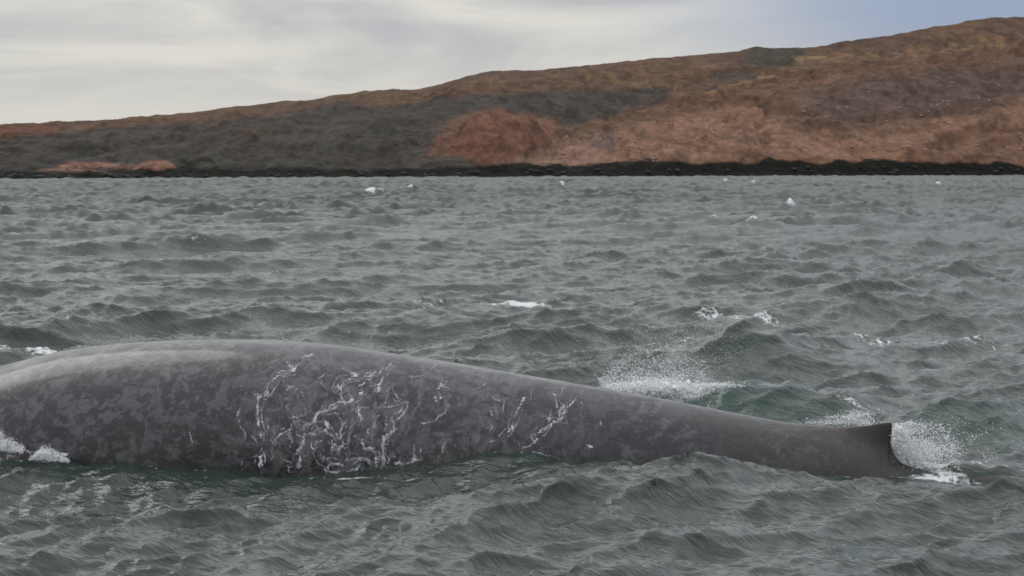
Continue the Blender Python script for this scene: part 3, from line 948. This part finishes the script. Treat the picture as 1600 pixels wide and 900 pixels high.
for pts, wgt in STREAKS:
    a = np.array(pts, float)
    seg = np.concatenate([[0], np.cumsum(np.hypot(*np.diff(a, axis=0).T))])
    n = max(4, int(seg[-1] / 0.40))
    tt = np.linspace(0, seg[-1], n)
    off = a[0, 0] * 1.37
    px = np.interp(tt, seg, a[:, 0]) + 6.0 * (fbm(tt * 0.12, tt * 0 + off, 3, 3) - 0.5) + rng.normal(0, 0.45 + 0.55 * wgt, n)
    py = np.interp(tt, seg, a[:, 1]) + 6.0 * (fbm(tt * 0.12, tt * 0 + off, 3, 6) - 0.5) + rng.normal(0, 0.45 + 0.55 * wgt, n)
    dens = fbm(tt * 0.10, tt * 0 + off, 3, 9)
    size = (0.0030 + (0.0078 + 0.005 * (wgt > 0.6)) * wgt * sstep(0.30, 0.75, dens)) * rng.uniform(0.5, 1.25, n)
    keepm = rng.random(n) < sstep(0.25, 0.5, dens) * 0.95
    for i in np.where(keepm)[0]:
        hit = hit_whale(px[i], py[i])
        if hit:
            BP.append(tuple(hit[0]))
            BN.append(tuple(hit[1]))
            BR.append(size[i])
# fine specks of froth
for i in range(900):
    x = fr.gauss(540, 80)
    y = fr.uniform(560, 738)
    if vnoise(x * 0.06, y * 0.04, 44) < 0.5:
        continue
    hit = hit_whale(x + (650 - y) * 0.35, y)
    if hit:
        BP.append(tuple(hit[0]))
        BN.append(tuple(hit[1]))
        BR.append(fr.uniform(0.002, 0.006))
BP, BN, BR = np.array(BP), np.array(BN), np.array(BR)
vv = OCT_V[None] * BR[:, None, None] * (1 + rng.uniform(-0.3, 0.3, (len(BP), 6, 1)))
vv = vv - BN[:, None] * (np.einsum('nkj,nj->nk', vv, BN) * 0.6)[..., None] + BP[:, None]
FV = vv.reshape(-1, 3)
FF = (OCT_F[None] + (np.arange(len(BP)) * 6)[:, None, None]).reshape(-1, 3)
fo = link('foam_streaks', tri_mesh('foam_streaks', FV, FF), m_foam, kind='stuff', label='lacy white foam running down the wet flank of the whale', cat='foam')

# ================================================================== spray
m_spray, b, p = material('white_spray')
p.inputs['Base Color'].default_value = (0.88, 0.89, 0.90, 1)
p.inputs['Roughness'].default_value = 0.35
p.inputs['Specular IOR Level'].default_value = 0.5
p.inputs['Subsurface Weight'].default_value = 0.0


def droplets(name, label, clouds):
    Ps, Ss = [], []
    for (fn_, n, s0, s1) in clouds:
        P = fn_(n)
        Ps.append(P)
        Ss.append(s0 + (s1 - s0) * rng.random(len(P)) ** 3)
    P, S = np.concatenate(Ps), np.concatenate(Ss)
    me_ = scatter_mesh(name, P, S, OCT_V, OCT_F, 0.3, (1.25, 1.0, 0.9))
    return link(name, me_, m_spray, kind='stuff', label=label, cat='splash')


def cloud_px(cx, cy, rx, ry, Y0, dY, skew=0.0, clumps=0):
    """points round a photo pixel, at distance Y0 with real depth dY"""
    def f(n):
        x, y = rng.normal(0, 1, n), rng.normal(0, 1, n)
        if clumps:
            cxs, cys = rng.normal(0, 1, clumps), rng.normal(0, 1, clumps)
            i = rng.integers(0, clumps, n)
            x = cxs[i] + x * 0.22
            y = cys[i] + y * 0.22
        Y = Y0 + rng.normal(0, dY, n)
        return at_dist(cx + rx * x + skew * y, cy + ry * y, Y)
    return f


def fan_px(base, tips, Y0, dY, power=1.4):
    """thrown water: streams from a base line of pixels to tips"""
    B_, T_ = np.array(base, float), np.array(tips, float)
    def f(n):
        t = rng.random(n)
        bx = np.interp(t, np.linspace(0, 1, len(B_)), B_[:, 0])
        by = np.interp(t, np.linspace(0, 1, len(B_)), B_[:, 1])
        t2 = np.clip(t + rng.normal(0, 0.10, n), 0, 1)
        tx = np.interp(t2, np.linspace(0, 1, len(T_)), T_[:, 0])
        ty = np.interp(t2, np.linspace(0, 1, len(T_)), T_[:, 1])
        u = rng.random(n) ** power
        # ragged fingers
        u = u * (0.35 + 0.75 * vnoise(t * 14, t * 0, 33))
        x = bx + (tx - bx) * u + rng.normal(0, 1.5, n)
        y = by + (ty - by) * u + rng.normal(0, 1.5, n)
        return at_dist(x, y, Y0 + rng.normal(0, dY, n))
    return f


droplets('splash', 'white burst of spray thrown up behind the tapering back of the whale', [
    (fan_px([(945, 606), (980, 612), (1030, 620), (1060, 622), (1085, 622)], [(930, 585), (985, 545), (1050, 530), (1110, 556), (1150, 598)], 28.6, 0.30, 1.7), 11000, 0.002, 0.009),
    (cloud_px(1030, 608, 26, 8, 28.5, 0.25), 9000, 0.003, 0.013),
    (cloud_px(1030, 611, 30, 5, 28.6, 0.2), 160, 0.03, 0.075),
    (cloud_px(1035, 590, 34, 17, 28.7, 0.3), 6000, 0.0014, 0.0034),
    (cloud_px(1075, 560, 55, 24, 29.2, 0.5), 3500, 0.0014, 0.0034),
    (cloud_px(985, 607, 20, 4.0, 28.4, 0.2), 2500, 0.003, 0.012),
    (cloud_px(1100, 602, 26, 2.0, 29.4, 0.15), 2200, 0.003, 0.012),
    (cloud_px(1050, 545, 60, 28, 29.5, 0.6, clumps=70), 2500, 0.002, 0.006),
])
droplets('splash', 'white curtain of spray falling behind the dorsal fin of the whale', [
    (fan_px([(1398, 662), (1394, 690), (1402, 708), (1415, 722), (1440, 734), (1475, 741)], [(1440, 655), (1475, 668), (1500, 690), (1515, 705), (1520, 728), (1520, 742)], 25.05, 0.16, 1.3), 7000, 0.002, 0.010),
    (fan_px([(1397, 668), (1394, 692), (1402, 708), (1420, 724), (1450, 736)], [(1412, 668), (1425, 685), (1432, 700), (1445, 715), (1480, 738)], 25.05, 0.08, 0.9), 6000, 0.003, 0.012),
    (fan_px([(1399, 680), (1400, 695), (1408, 710), (1424, 726), (1455, 737)], [(1410, 680), (1415, 692), (1422, 706), (1440, 718), (1475, 738)], 25.12, 0.05, 0.9), 130, 0.02, 0.05),
    (cloud_px(1452, 704, 28, 19, 25.1, 0.2, clumps=60), 3000, 0.002, 0.010),
    (cloud_px(1445, 702, 28, 20, 25.15, 0.2), 5000, 0.0014, 0.0034),
    (cloud_px(1500, 692, 45, 22, 25.3, 0.3, clumps=30), 350, 0.002, 0.009),
])
droplets('splash', 'small white foam burst where the flank of the whale meets the water', [
    (fan_px([(44, 717), (65, 719), (80, 720), (108, 721)], [(58, 710), (70, 694), (84, 698), (104, 716)], 25.35, 0.08, 1.0), 3200, 0.002, 0.007),
    (cloud_px(74, 712, 13, 5, 25.35, 0.08, clumps=14), 900, 0.003, 0.009),
    (fan_px([(-40, 690), (-10, 700), (10, 705), (34, 706)], [(-40, 668), (-4, 662), (8, 682), (40, 692)], 25.4, 0.09, 1.1), 3200, 0.002, 0.008),
    (cloud_px(8, 694, 18, 8, 25.4, 0.1, clumps=20), 800, 0.002, 0.007),
])
droplets('splash', 'few drops leaping off the back just before the dorsal fin', [
    (cloud_px(1354, 662, 5, 3, 25.15, 0.03), 120, 0.003, 0.012), (cloud_px(1328, 652, 20, 5, 26.0, 0.2, skew=-10), 900, 0.002, 0.011), (cloud_px(1300, 661, 24, 2.5, 25.7, 0.1), 500, 0.002, 0.008), (cloud_px(1372, 659, 6, 1.5, 25.1, 0.03), 30, 0.003, 0.009),
])
